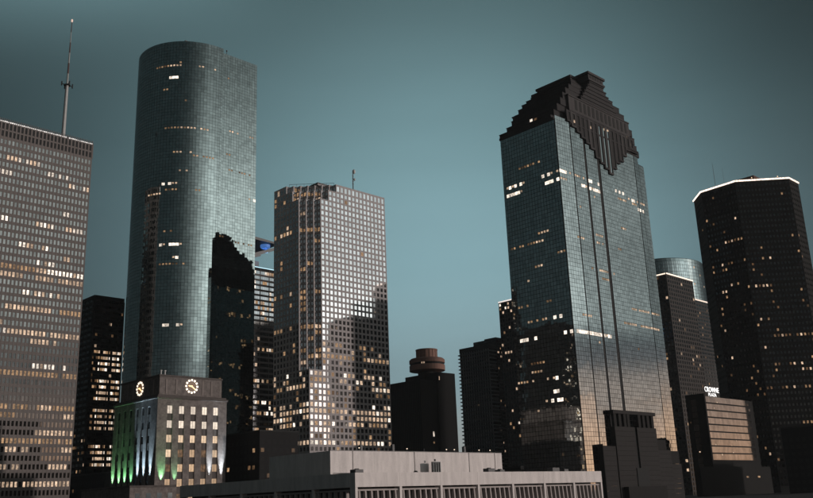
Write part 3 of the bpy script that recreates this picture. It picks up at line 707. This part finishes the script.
# ------------------------------------------------------------------ 8. black slab with round rooftop restaurant
def turret_slab():
    rng = random.Random(6)
    t = thing('hotel', 'black hotel slab with brown round rotating restaurant on its roof', 'hotel', 512.0, 509.3)
    m_h = stone('black_brick', (.008, .008, .0085), .25, .2, .8)
    b = MB(); b.box(0, 19.1, 0, 39, 0, 100); b.build('wing', m_h, t)
    b = MB(); b.box(19.2, 40.2, -2, 37, 0, 107); b.build('wing', m_h, t)
    rb = MB()
    for k in range(18): rb.box(-.25, 0, 1 + k * 2.1, 1.9 + k * 2.1, 0, 99)
    rb.build('window_strips', m_frame_dark, t, True)
    F = Face((0, 0), (19, 0)); win(t, F, 12.5, 14.2, .1, 54, 58, 3); win(t, F, 12.5, 14.2, .1, 48.5, 50, 1)
    m_t = stone('brown_cladding', (.26, .155, .125), .15, .25, .6)
    cx, cy = 26.5, 17.0
    p = MB(); p.lathe([(8.2, 99), (8.2, 111.5)], cx, cy, 28); p.build('stem', m_h, t)
    p = MB(); p.lathe([(9, 109.5), (15.3, 110.6), (15.3, 115.2)], cx, cy, 36); p.build('restaurant_base', m_t, t)
    p = MB(); p.lathe([(14.6, 115.2), (14.6, 117.0)], cx, cy, 36); p.build('restaurant_window_band', m_core, t)
    p = MB(); p.lathe([(15.3, 117.0), (15.3, 119.8), (14.0, 121.0)], cx, cy, 36); p.build('restaurant_roof', m_t, t)
    p = MB(); p.lathe([(9.0, 121.0), (9.0, 128.2), (9.5, 128.3), (9.5, 129.0)], cx, cy, 32); p.build('drum', m_t, t)
    for k in range(18):
        a = 2 * math.pi * k / 18; q = MB(); q.tube((cx + 9.05 * math.cos(a), cy + 9.05 * math.sin(a), 121.0), (cx + 9.05 * math.cos(a), cy + 9.05 * math.sin(a), 128.2), .3, .3, 6); q.build('drum_rib', m_t, t)
    for a in (205, 212): 
        FF = Face((cx + 14.7 * math.cos(rad(a)), cy + 14.7 * math.sin(rad(a))), (cx + 14.7 * math.cos(rad(a + 5)), cy + 14.7 * math.sin(rad(a + 5)))); win(t, FF, .1, FF.L - .1, .05, 115.4, 116.8, 2)
    win(t, Face((19.2, -2), (40, -2)), 1.2, 2.0, .06, 100.5, 103.5, 2)
turret_slab()

# ------------------------------------------------------------------ 9. balcony slab tower and its dark neighbour
def slab_tower():
    rng = random.Random(12)
    t = thing('apartment_tower', 'dark tower with thin balcony slabs, right of the round-topped hotel', 'tower', 656.7, 556.8)
    m_s = stone('slab_edge', (.11, .12, .125), .2, .2, .7)
    b = MB(); b.box(1.2, 12, 0, 38.4, 0, 146); b.build('core', glass('balcony_glass', (.10, .13, .14), .15), t)
    r = MB(); r.box(.4, 12.5, -.5, 39, 146, 150.5); r.build('roof_cap', m_frame_dark, t)
    for k in range(40):
        z = 3.6 * k + 3; s = MB(); s.box(-.6, 12.2, -.6, 40.2, z, z + 1.05); s.build('balcony_slab', m_s, t)
    w = MB()
    for k in range(13): w.box(-.2, 1.25, .6 + k * 3.1, .9 + k * 3.1, 3, 146)
    w.build('party_walls', m_s, t, True)
    F = Face((0, 38), (0, 0))
    for k in range(9): win(t, F, 14 + k * 2.3, 15.4 + k * 2.3, -1.05, 45.3, 47.3, rng.choice((1, 2, 3)))
    win(t, F, 20, 21.5, -1.05, 92, 94, 1)
slab_tower()
def lr8(s, z, r, rng):
    if z in (136, 140): return 2 if rng.random() < .5 else None
    return rng.choice((1, 2)) if rng.random() < .045 else None
strip_tower('narrow black tower close behind the balcony slab tower', 668.5, 556.0, 26, 30, 156, 51, lr8, lr8, m_black, lim=60)
def lr9(s, z, r, rng): return rng.choice((1, 2, 2, 3)) if rng.random() < (.24 if z > 160 else .07) else None
t9 = None
def lit_top_tower(label, u, v, Wu, Wv, H, seed, lp, ncR, ncL, fh=4.0, edge=(1, .80, .64), es=1.6, pale=(.062, .056, .054), sides=('R', 'L'), lim=120):
    rng = random.Random(seed)
    t = thing('office_tower', label, 'tower', u, v)
    b = MB(); b.box(0, Wu, 0, Wv, 0, H); b.build('core', m_core, t)
    grid = MB(); gl = MB(); nr = int(H / fh); cnt = [0]
    FR = Face((0, 0), (Wu, 0)); FL = Face((0, Wv), (0, 0))
    for F, nc, e in ((FR, ncR, (.4, .4)), (FL, ncL, (0, 0))):
        lm = {}
        for r in range(nr):
            for c in range(nc):
                l = lp(F is FR, r * fh, r, c, rng)
                if l is not None: lm[(r, c)] = l
        punched(t, F, H - nr * fh, fh, nr, nc, .62, .6, .4, grid, gl, lm, None, rng, .002, ext=e, cnt=cnt, lim=lim)
    grid.build('facade_grid', stone('dark_grid_%d' % seed, pale, .15, .2), t, True)
    gl.build('window_rows', glass('dim_glass_%d' % seed, (.055, .065, .07), .08), t, True)
    if es > 0:
        st = MB(); st.fbox(FR, -.5, FR.L + .4, .41, .8, H + .0, H + 1.1); st.fbox(FL, 0, FL.L - .42, .41, .8, H + .0, H + 1.1)
        st.build('roof_edge_light', plain('edge_%d' % seed, (.5, .4, .35), .5, 0, edge, es), t)
    pr = MB(); pr.box(-.3, Wu + .3, -.3, Wv, H + .002, H + .7); pr.build('parapet', m_frame_dark, t)
    return t
lit_top_tower('narrow dark tower with white lit roof edge, left behind the stepped-crown glass tower', 663.8, 528.6, 40, 17, 190, 61, lambda R, z, r, c, g: (g.choice((1, 2, 2, 3)) if g.random() < (.3 if z > 165 else .10) else None), 10, 5, es=1.0, edge=(1, .88, .82))
lit_top_tower('dark grid tower with peach lit roof edge, right behind the stepped-crown glass tower', 734.9, 399.9, 48.9, 26, 200, 62, lambda R, z, r, c, g: (g.choice((0, 1, 2)) if g.random() < .045 else None), 12, 7, es=1.35)
def lr13(s, z, r, rng): return rng.choice((0, 1, 1)) if rng.random() < .035 else None
tb = strip_tower('narrow banded dark tower with lit parapet, beside the octagonal tower', 865.0, 441.9, 46, 30, 200.0, 63, lr13, lr13, stone('dark_bands', (.055, .052, .052), .2, .2), lim=60)
q = MB(); q.box(0, 46, -.75, -.4, 200.2, 201.6); q.build('roof_edge_light', plain('edge_63', (.5, .4, .35), .5, 0, (1, .82, .68), .8), tb)

# curved glass tower far behind
def curved_tower():
    rng = random.Random(77)
    t = thing('glass_tower', 'pale blue curved glass tower peeping between stepped-crown tower and octagonal tower', 'tower', 970.0, 529.0)
    gl = MB(); R_ = 54.0; H = 271.0
    pts = [(R_ * math.cos(2 * math.pi * k / 56), R_ * .8 * math.sin(2 * math.pi * k / 56)) for k in range(56)]
    b = MB(); b.prism(pts, 0, H); b.build('core', m_core, t)
    for k in range(22, 56):
        F = Face(pts[k], pts[(k + 1) % 56])
        curtain(t, F, 120, H - 4, 3.0, 4.2, .1, gl, (lambda s, za, zb: 2 if rng.random() < .012 and za < 260 else None), rng, .0012, .35)
    gl.build('glazing', glass('pale_mirror', (.62, .68, .68), .05, .2), t, True)
    c = MB(); c.prism([(x * 1.008, y * 1.008) for x, y in pts], H - 4, H - .6); c.build('roof_band', glass('roof_band_glass', (.34, .40, .40), .15), t)
curved_tower()

# ------------------------------------------------------------------ 10. octagonal dark tower with lit crown (right edge)
def octagon_tower():
    rng = random.Random(14)
    ou, ov = 609.0, 237.5
    t = thing('office_tower', 'black octagonal tower with glowing roof edge at the right of the picture', 'tower', ou, ov)
    P = [(17.5, 71.5), (2, 57), (0, 29), (26, 0), (42.5, 0), (66, 24), (66, 52), (47, 71.5)]
    H = 223.0
    b = MB(); b.prism(P, 0, H); b.build('core', m_core, t)
    m_o = stone('black_granite', (.006, .006, .006), .2, .2, .7)
    grid = MB(); gl = MB(); fh = 4.05; nr = 54
    cnt = [0]
    for i in range(4):
        F = Face(P[i], P[i + 1]); nc = max(3, round(F.L / 2.6)); lm = {}
        for r in range(nr):
            z = r * fh + (H - nr * fh)
            hot = r in (34, 38, 39, 43)
            for c in range(nc):
                p = .05 if z > 130 else .09
                if hot: p *= 4
                if r == 25 and i == 2 and c > 3: p = .85
                if r in (16, 20) and i == 2: p = .35
                if i in (0, 3): p *= .15
                if z > 190: p *= .45
                if z < 60: p *= .5
                if rng.random() < p: lm[(r, c)] = rng.choice((0, 0, 1, 1, 2))
        punched(t, F, H - nr * fh, fh, nr, nc, .52, .44, .3, grid, gl, lm, None, rng, .002, ext=(0, 0), cnt=cnt, lim=300)
    grid.build('granite_grid', m_o, t, True)
    gl.build('window_rows', glass('black_glass', (.05, .056, .06), .08), t, True)
    pts2 = [(p[0] + (-.5 if p[0] < 33 else .5), p[1] + (-.5 if p[1] < 35 else .5)) for p in P]
    pr = MB(); pr.prism(pts2, H + .002, H + .9); pr.build('parapet', m_o, t)
    for i in range(4):
        F = Face(pts2[i], pts2[i + 1]); s = MB(); s.fbox(F, .0, F.L, .02, .45, H + .2, H + 1.35); s.build('roof_edge_light', lit('octagon_edge', (1.0, .80, .66), 1.7, .15), t)
    rp = MB(); rp.box(18, 40, 22, 50, H + .9, H + 8); rp.build('roof_plant', stone('rust_plant', (.13, .075, .06), .2), t)
    for x, y, h in ((8, 48, 22), (12, 50, 26), (15, 44, 20), (26, 30, 16), (38, 26, 12)):
        a = MB(); a.tube((x, y, H), (x, y, H + h), .10, .05, 6); a.build('roof_antenna', m_roofmetal, t)
    for x, y in ((14, 22), (27, 8), (36, 10)):
        a = MB(); a.tube((x, y, H), (x, y, H + 4.5), .12, .12, 6); ao = a.build('light_pole', m_roofmetal, t)
        a = MB(); a.lathe([(.15, H + 4.5), (.4, H + 4.9), (.15, H + 5.3)], x, y, 8); a.build('bulb', plain('bulb_peach', (.5, .4, .3), .5, 0, (1, .7, .45), 1.4), ao)
octagon_tower()

# ------------------------------------------------------------------ 11. hotel with rooftop sign and mirror strip facade
def sign_hotel():
    rng = random.Random(17)
    t = thing('hotel', 'low black hotel with white rooftop sign and striped sunset-reflecting glass', 'hotel', 518.2, 266.4)
    Wu, Wv, H = 60.0, 12.0, 60.0
    m_k = stone('black_wall', (.009, .009, .009), .2, .3, .7)
    b = MB(); b.box(0, 66, 0, Wv, 0, H - .2); b.build('body', m_k, t)
    b = MB(); b.box(-1.5, 0, -.8, Wv, 0, H + 1.6); b.build('side_wall', m_k, t)
    F = Face((1.2, 0), (61, 0))
    nr = 9; z0 = 20.5; fh = (H - z0) / nr
    for r in range(nr):
        g_ = MB(); nc = 24; w = F.L / nc
        for c in range(nc): pane(g_, F, c * w + .03, (c + 1) * w - .03, .08, z0 + r * fh + .75, z0 + (r + 1) * fh, rng, .0016)
        g_.build('glass_strip', glass('hotel_mirror', (.47, .48, .49), .05, .35), t)
        s = MB(); s.fbox(F, -.2, F.L + .2, 0, .5, z0 + r * fh, z0 + r * fh + .74); s.build('spandrel', m_k, t)
    for s, z in ((14, 56.2), (9, 52.6), (26, 29.3), (27, 25.2), (5, 30), (12, 24), (33, 33)): win(t, F, s, s + .9, .2, z, z + .9, 2)
    for s in (34, 50): win(t, Face((0, -4), (66, -4)), s, s + 3, .1, 10.2, 11.2, 1)
    FL = Face((-1.5, Wv), (-1.5, -.8))
    gg = MB()
    for r in range(14): pane(gg, FL, 3.5, 7.0, .1, 4 + r * 3.9, 7.4 + r * 3.9, rng, .002)
    gg.build('glass_strip', glass('side_strip', (.22, .19, .17), .1), t)
    win(t, FL, 5, 5.8, .16, 26, 26.8, 2); win(t, FL, 1.5, 2.0, .16, 44, 45, 0)
    b = MB(); b.box(-24, 70, -4, 0, 0, 17); b.build('podium', m_k, t)
    # sign: two rows of white letters on a frame
    fr = MB(); fr.box(2.0, 22.6, .6, .75, H, H + .5)
    for x in (3, 8, 13, 18, 22): fr.box(x, x + .25, .6, .85, H - .2, H + 6.6)
    sf = fr.build('sign_frame', m_frame_dark, t)
    wm = plain('sign_white', (.8, .8, .8), .5, 0, (1, .98, .96), 1.1)
    for txt, x, z, sz, sx in (('CROWNE', 2.6, H + 3.1, 4.6, .98), ('PLAZA', 6.8, H + .5, 2.9, .92)):
        cu = bpy.data.curves.new('sign_letters', 'FONT'); cu.body = txt; cu.size = sz; cu.extrude = .12; cu.offset = .0; cu.resolution_u = 3
        to = bpy.data.objects.new('tmp', cu); col.objects.link(to)
        me = bpy.data.meshes.new_from_object(to.evaluated_get(bpy.context.evaluated_depsgraph_get())); bpy.data.objects.remove(to)
        me.materials.clear(); me.materials.append(wm)
        lo = bpy.data.objects.new('sign_letters', me); col.objects.link(lo); lo.parent = sf
        wdt = max(v.co.x for v in me.vertices); k = (18.6 if txt == 'CROWNE' else 10.5) / wdt
        lo.location = (x, .45, z); lo.rotation_euler = (math.pi / 2, 0, 0); lo.scale = (k, 1, 1)
sign_hotel()

# ------------------------------------------------------------------ 12. granite stepped entrance pavilion at the foot of the stepped-crown tower
def pavilion():
    t = thing('entrance_pavilion', 'dark stepped granite entrance pavilion at the foot of stepped-crown tower', 'pavilion', 363.6, 248.0)
    m_p = stone('pavilion_granite', (.030, .028, .028), .2, .3, .6, 1.5, False)
    m_q = stone('pavilion_trim', (.016, .015, .015), .2, .3, .6, 1.5, False)
    D = 2.8
    def courses(x0, x1, y0, za, zb, n):
        h = (zb - za) / n
        for k in range(n):
            q = MB(); q.box(x0, x1, y0, D, za + k * h, za + (k + 1) * h - .08); q.build('stone_course', m_p, t)
    courses(22.3, 40.4, 0, 0, 36, 15); courses(42.8, 61.5, 0, 0, 36, 15)
    b = MB(); b.box(40.42, 42.78, .9, D, 0, 35.9); b.build('joint', m_core, t)
    courses(10.2, 22.2, .5, 0, 26.2, 11); courses(61.6, 74.9, .5, 0, 25.0, 11); courses(75, 85, .8, 0, 17.8, 7)
    b = MB(); b.box(62.0, 72, 1.2, D, 25.1, 30.2); b.build('block', m_q, t)
    b = MB(); b.box(75.2, 84.5, 1.3, D, 17.9, 24.5); b.build('block', m_q, t)
    for x in (22.4, 26.8, 31.4, 34.6, 45.0, 49.2, 53.4, 57.8):
        c = MB(); c.box(x, x + 2.3, .1, 1.6, 36, 42.3); c.build('column', m_q, t, bevel=.05)
    b = MB(); b.box(21.8, 62, -.2, D, 42.32, 44.1); b.build('entablature', m_p, t, bevel=.08)
    b = MB(); b.box(38.2, 49.3, -.4, 0, 0, 15.6); b.build('doorway', m_core, t)
    b = MB(); b.box(24.7, 60.7, -3, -.42, 0, 6.5); b.build('canopy', m_q, t)
    b = MB(); b.box(9.7, 10.18, -.2, D, 0, 27); b.build('buttress', m_q, t)
pavilion()

# ------------------------------------------------------------------ 13. pale concrete low building in the foreground
def pale_building():
    rng = random.Random(9)
    t = thing('low_building', 'pale concrete low building with finned bays along the bottom of the picture', 'building', 161.5, 187.1)
    m_c = stone('pale_concrete', (.72, .67, .66), .24, .5, .85, 4.0)
    m_f = stone('fin_concrete', (.42, .38, .37), .15, .3, .85, 2.5)
    bay = 16.7; n = 7; Wu = bay * n + .9; Wv = 92.0; H = 11.4
    FR = Face((0, 0), (Wu, 0)); FL = Face((0, Wv), (0, 0))
    b = MB(); b.box(3, Wu - 3, 3, Wv - 3, 0, H - .3); b.build('core', plain('core_wall', (.05, .048, .047), .8), t)
    for F, N_, first in ((FR, n, True), (FL, 5, False)):
        w = (F.L - .9) / N_
        for k in range(N_ + 1):
            if not first and k == N_: continue
            p = MB(); p.fbox(F, k * w, k * w + .9, -2.2, 0, 0, 7.55); p.build('pier', m_c, t, bevel=.03)
        for k in range(N_):
            a = k * w + (.0 if k else 0); e = (k + 1) * w - .035
            if k == N_ - 1: e = F.L if first else F.L - 2.21
            f = MB(); f.fbox(F, a, e, -2.2, .03, 7.56, H); f.build('fascia_panel', m_c, t, bevel=.03)
            r = MB(); r.fbox(F, k * w + .9, (k + 1) * w, -1.5, -.55, 6.55, 7.0); r.build('fin_rail', m_f, t)
            nf = 7
            for j in range(nf):
                s = k * w + .9 + (w - .9) * (j + .5) / nf
                fb = MB(); th_ = .28
                P = [F.at(s + dx, dn, z) for z in (-.0, 6.55) for dx, dn in ((-th_, -1.45 if z > 1 else -1.9), (th_, -1.45 if z > 1 else -1.9), (th_, -.6 if z > 1 else -.15), (-th_, -.6 if z > 1 else -.15))]
                fb.v = P; fb.f = [(0, 1, 2, 3), (4, 7, 6, 5), (0, 4, 5, 1), (1, 5, 6, 2), (2, 6, 7, 3), (3, 7, 4, 0)]; fb.a = [0.0] * 6
                fb.build('fin', m_f, t)
    # flat roof and penthouse
    r = MB(); r.box(.3, Wu - .3, 2.25, Wv, H - .28, H - .1); r.build('roof', plain('roof_gravel', (.22, .21, .20), .9), t)
    x0, x1, y0, y1, z1 = 13.0, 94.0, 26.4, 58.0, 19.1
    k = 0; np_ = 9; pw = (x1 - x0) / np_
    for k in range(np_):
        q = MB(); q.box(x0 + k * pw, x0 + (k + 1) * pw - .03, y0, y0 + .5, H - .1, z1 + .012 * (k % 3)); q.build('penthouse_panel', m_c, t)
    for k in range(4):
        pv = (y1 - y0 - .52) / 4
        q = MB(); q.box(x0, x0 + .5, y0 + .52 + k * pv, y0 + .52 + (k + 1) * pv - .03, H - .1, z1); q.build('penthouse_panel', m_c, t)
    q = MB(); q.box(x0 + .5, x1, y0 + .5, y1, H - .1, z1 - .25); q.build('penthouse', m_c, t)
    q = MB(); q.box(x0 + .05, x1 - .05, y0 - .06, y0 + .6, z1 + .04, z1 + .22); q.build('penthouse_coping', plain('coping', (.25, .24, .24), .6), t)
    v = MB(); v.box(54.0, 57.4, 22.5, 23.6, H - .1, 15.8); vo = v.build('vent_box', plain('vent_grey', (.23, .25, .26), .5), t)
    for j in range(3): s = MB(); s.box(54.3 + j * 1.05, 54.9 + j * 1.05, 22.36, 22.5, 12.2, 15.6); s.build('vent_slat', m_frame_dark, vo)
    s = MB(); s.tube((55.7, 23.5, 16), (55.7, 23.5, 16.7), .3, .3); s.build('vent_cap', m_roofmetal, vo)
    s = MB(); s.lathe([(.9, H - .1), (.9, 12.3), (.5, 12.9)], 46, 23, 12); s.build('roof_vent', m_frame_dark, t)
    s = MB(); s.box(30.5, 38.5, 23, 25, H - .1, 12.1); s.build('roof_duct', m_roofmetal, t)
    # small lamps on the penthouse parapet
    for x, l in ((18, 0), (25, 1), (32, 0), (46, 1), (54, 0), (65, 1), (69, 1), (74, 0), (82, 1), (88, 1)):
        p = MB(); p.tube((x, y0 + .3, z1 + .2), (x, y0 + .3, z1 + .9), .1, .1, 6); po = p.build('roof_lamp', m_roofmetal, t)
        p = MB(); p.lathe([(.12, z1 + .9), (.24, z1 + 1.05), (.12, z1 + 1.2)], x, y0 + .3, 8); p.build('bulb', plain('lamp_on', (.5, .4, .3), .5, 0, (1, .8, .6), 1.3) if l else m_roofmetal, po)
    for x, w_, h_ in ((66, 3.2, 1.5), (72, 2.2, 1.1), (101, 4.0, 1.7), (108, 2.4, 1.2), (8, 3.0, 1.3)):
        p = MB(); p.box(x, x + w_, 9, 11.4, H - .1, H + h_); po = p.build('air_conditioner', m_roofmetal, t)
        p = MB(); p.lathe([(.7, H + h_), (.7, H + h_ + .25)], x + w_ / 2, 10.2, 14); p.build('fan_cowl', m_frame_dark, po)
    p = MB(); p.tube((14, y0 - .25, H + 1.0), (93, y0 - .25, H + 1.0), .1, .1, 6); p.build('wall_pipe', m_roofmetal, t)
    for x in (22.0, 49.0, 76.0, 90.0):
        p = MB(); p.tube((x, y0 - .12, H), (x, y0 - .12, z1), .09, .09, 6); p.build('downpipe', plain('pipe_pale', (.40, .38, .37), .6), t)
    for x, h in ((28, 2.2), (42, 2.6), (77, 2.4)):
        p = MB(); p.box(x, x + .9, y0 + 3, y0 + 4, z1 - .25, z1 + h); p.build('roof_flue', m_roofmetal, t)
pale_building()

# ------------------------------------------------------------------ 14. low dark neighbours
def block(label, u, v, Wu, Wv, H, seed, p=.05, cat='building', lv=(0, 1, 2)):
    rng = random.Random(seed)
    t = thing('low_building', label, cat, u, v)
    b = MB(); b.box(0, Wu, 0, Wv, 0, H); b.build('walls', m_black, t)
    c = MB(); c.box(-.3, Wu + .3, -.3, Wv, H + .002, H + .7); c.build('coping', m_frame_dark, t)
    for F in (Face((0, 0), (Wu, 0)), Face((0, Wv), (0, 0))):
        nc = int(F.L / 3.5); nr = int((H - 1) / 3.8)
        gl = MB()
        for r in range(nr):
            for k in range(nc):
                if rng.random() < p: win(t, F, k * 3.5 + .6, k * 3.5 + 2.4, .1, r * 3.8 + 1.2, r * 3.8 + 3.0, rng.choice(lv))
                else: pane(gl, F, k * 3.5 + .6, k * 3.5 + 2.6, .06, r * 3.8 + 1.0, r * 3.8 + 3.0, rng, .002)
        gl.build('window_rows', plain('low_pane', (.012, .012, .013), .95), t, True)
    return t
block('low black block in front of the octagonal tower, bottom right', 500.0, 190.0, 34, 24, 35, 91, .015)
block('black block with a few white lamps at the bottom right corner', 560.0, 150.0, 40, 30, 30, 92, .08, lv=(2, 3))
block('dark parapet building under the balcony slab tower', 430.0, 345.0, 34, 50, 21, 93, .05)
block('added black block right of the clock building, screens its lit side from the mirror glass', 238.0, 342.0, 22, 34, 37, 96, .07, lv=(0, 1, 1))  # added block, keeps the sunlit clock building side out of the mirror tower
block('black building behind left of the clock building', 240.0, 500.0, 30, 60, 26, 94, .03)
block('dark building between clock building and pale low building', 330.0, 400.0, 60, 40, 30, 95, .10)
def garage():
    t = thing('parking_garage', 'small lit parking deck at the right end of the pale penthouse', 'garage', 395.0, 300.0)
    rng = random.Random(4)
    for k in range(5):
        b = MB(); b.box(0, 34, 0, 30, k * 4.2, k * 4.2 + 1.4); b.build('deck', stone('deck_concrete', (.10, .085, .075), .2), t)
    for x in (0.5, 12, 22, 33): b = MB(); b.box(x, x + .7, .4, 1.1, 0, 18); b.build('column', m_frame_dark, t)
    b = MB(); b.box(1, 33, 20, 29, 0, 18); b.build('back_wall', m_frame_dark, t)
    for x, k in ((2, 3), (2, 2), (14, 3), (20, 3), (23, 2), (29, 3)):
        q = MB(); q.box(x, x + 1.2, 6, 6.6, k * 4.2 + 3.7, k * 4.2 + 4.19); q.build('ceiling_lamp', LIT[3], t)
garage()

# ------------------------------------------------------------------ towers outside the frame that the mirror glass shows
dl = lambda p: (lambda s, z, r, rng: rng.choice((1, 2, 2, 3)) if rng.random() < (p * 2.2 if math.sin(r * 2.1) > .5 else p * .6) else None)
GRP = 'dark office towers beyond the picture, seen only mirrored in glass'
def outside(x, y, Wu, Wv, H, seed, p, label):
    u = x * math.sin(YAW) + y * math.cos(YAW); v = -x * math.cos(YAW) + y * math.sin(YAW)
    return strip_tower(label, u, v, Wu, Wv, H, seed, dl(p), dl(p), m_black, group=GRP, lim=200)

outside(-330, 350, 46, 44, 160, 201, .10, 'dark strip-window tower mirrored low in the stepped-crown tower, beyond the left edge')
outside(-335, 415, 40, 40, 205, 202, .08, 'taller dark tower mirrored in the stepped-crown tower, beyond the left edge')
outside(103, 584, 45, 33, 158, 203, .05, 'dark tower hidden behind the stepped-crown tower, mirrored low in the granite tower')

# ------------------------------------------------------------------ added to lift the blacks: thin even haze
hz = MB(); hz.box(-700, 900, -60, 1300, -1.0, 325.0)
ho = hz.build('lift_haze', plain('haze_tmp', (1, 1, 1))); ho['kind'] = 'stuff'
HM = bpy.data.materials.new('lift_haze'); HM.use_nodes = True
HM.node_tree.nodes.clear()
pv = HM.node_tree.nodes.new('ShaderNodeVolumePrincipled'); pv.inputs['Density'].default_value = .000058
pv.inputs['Color'].default_value = (.88, .95, 1, 1); pv.inputs['Anisotropy'].default_value = .1
ou_ = HM.node_tree.nodes.new('ShaderNodeOutputMaterial'); HM.node_tree.links.new(pv.outputs[0], ou_.inputs['Volume'])
ho.data.materials[0] = HM
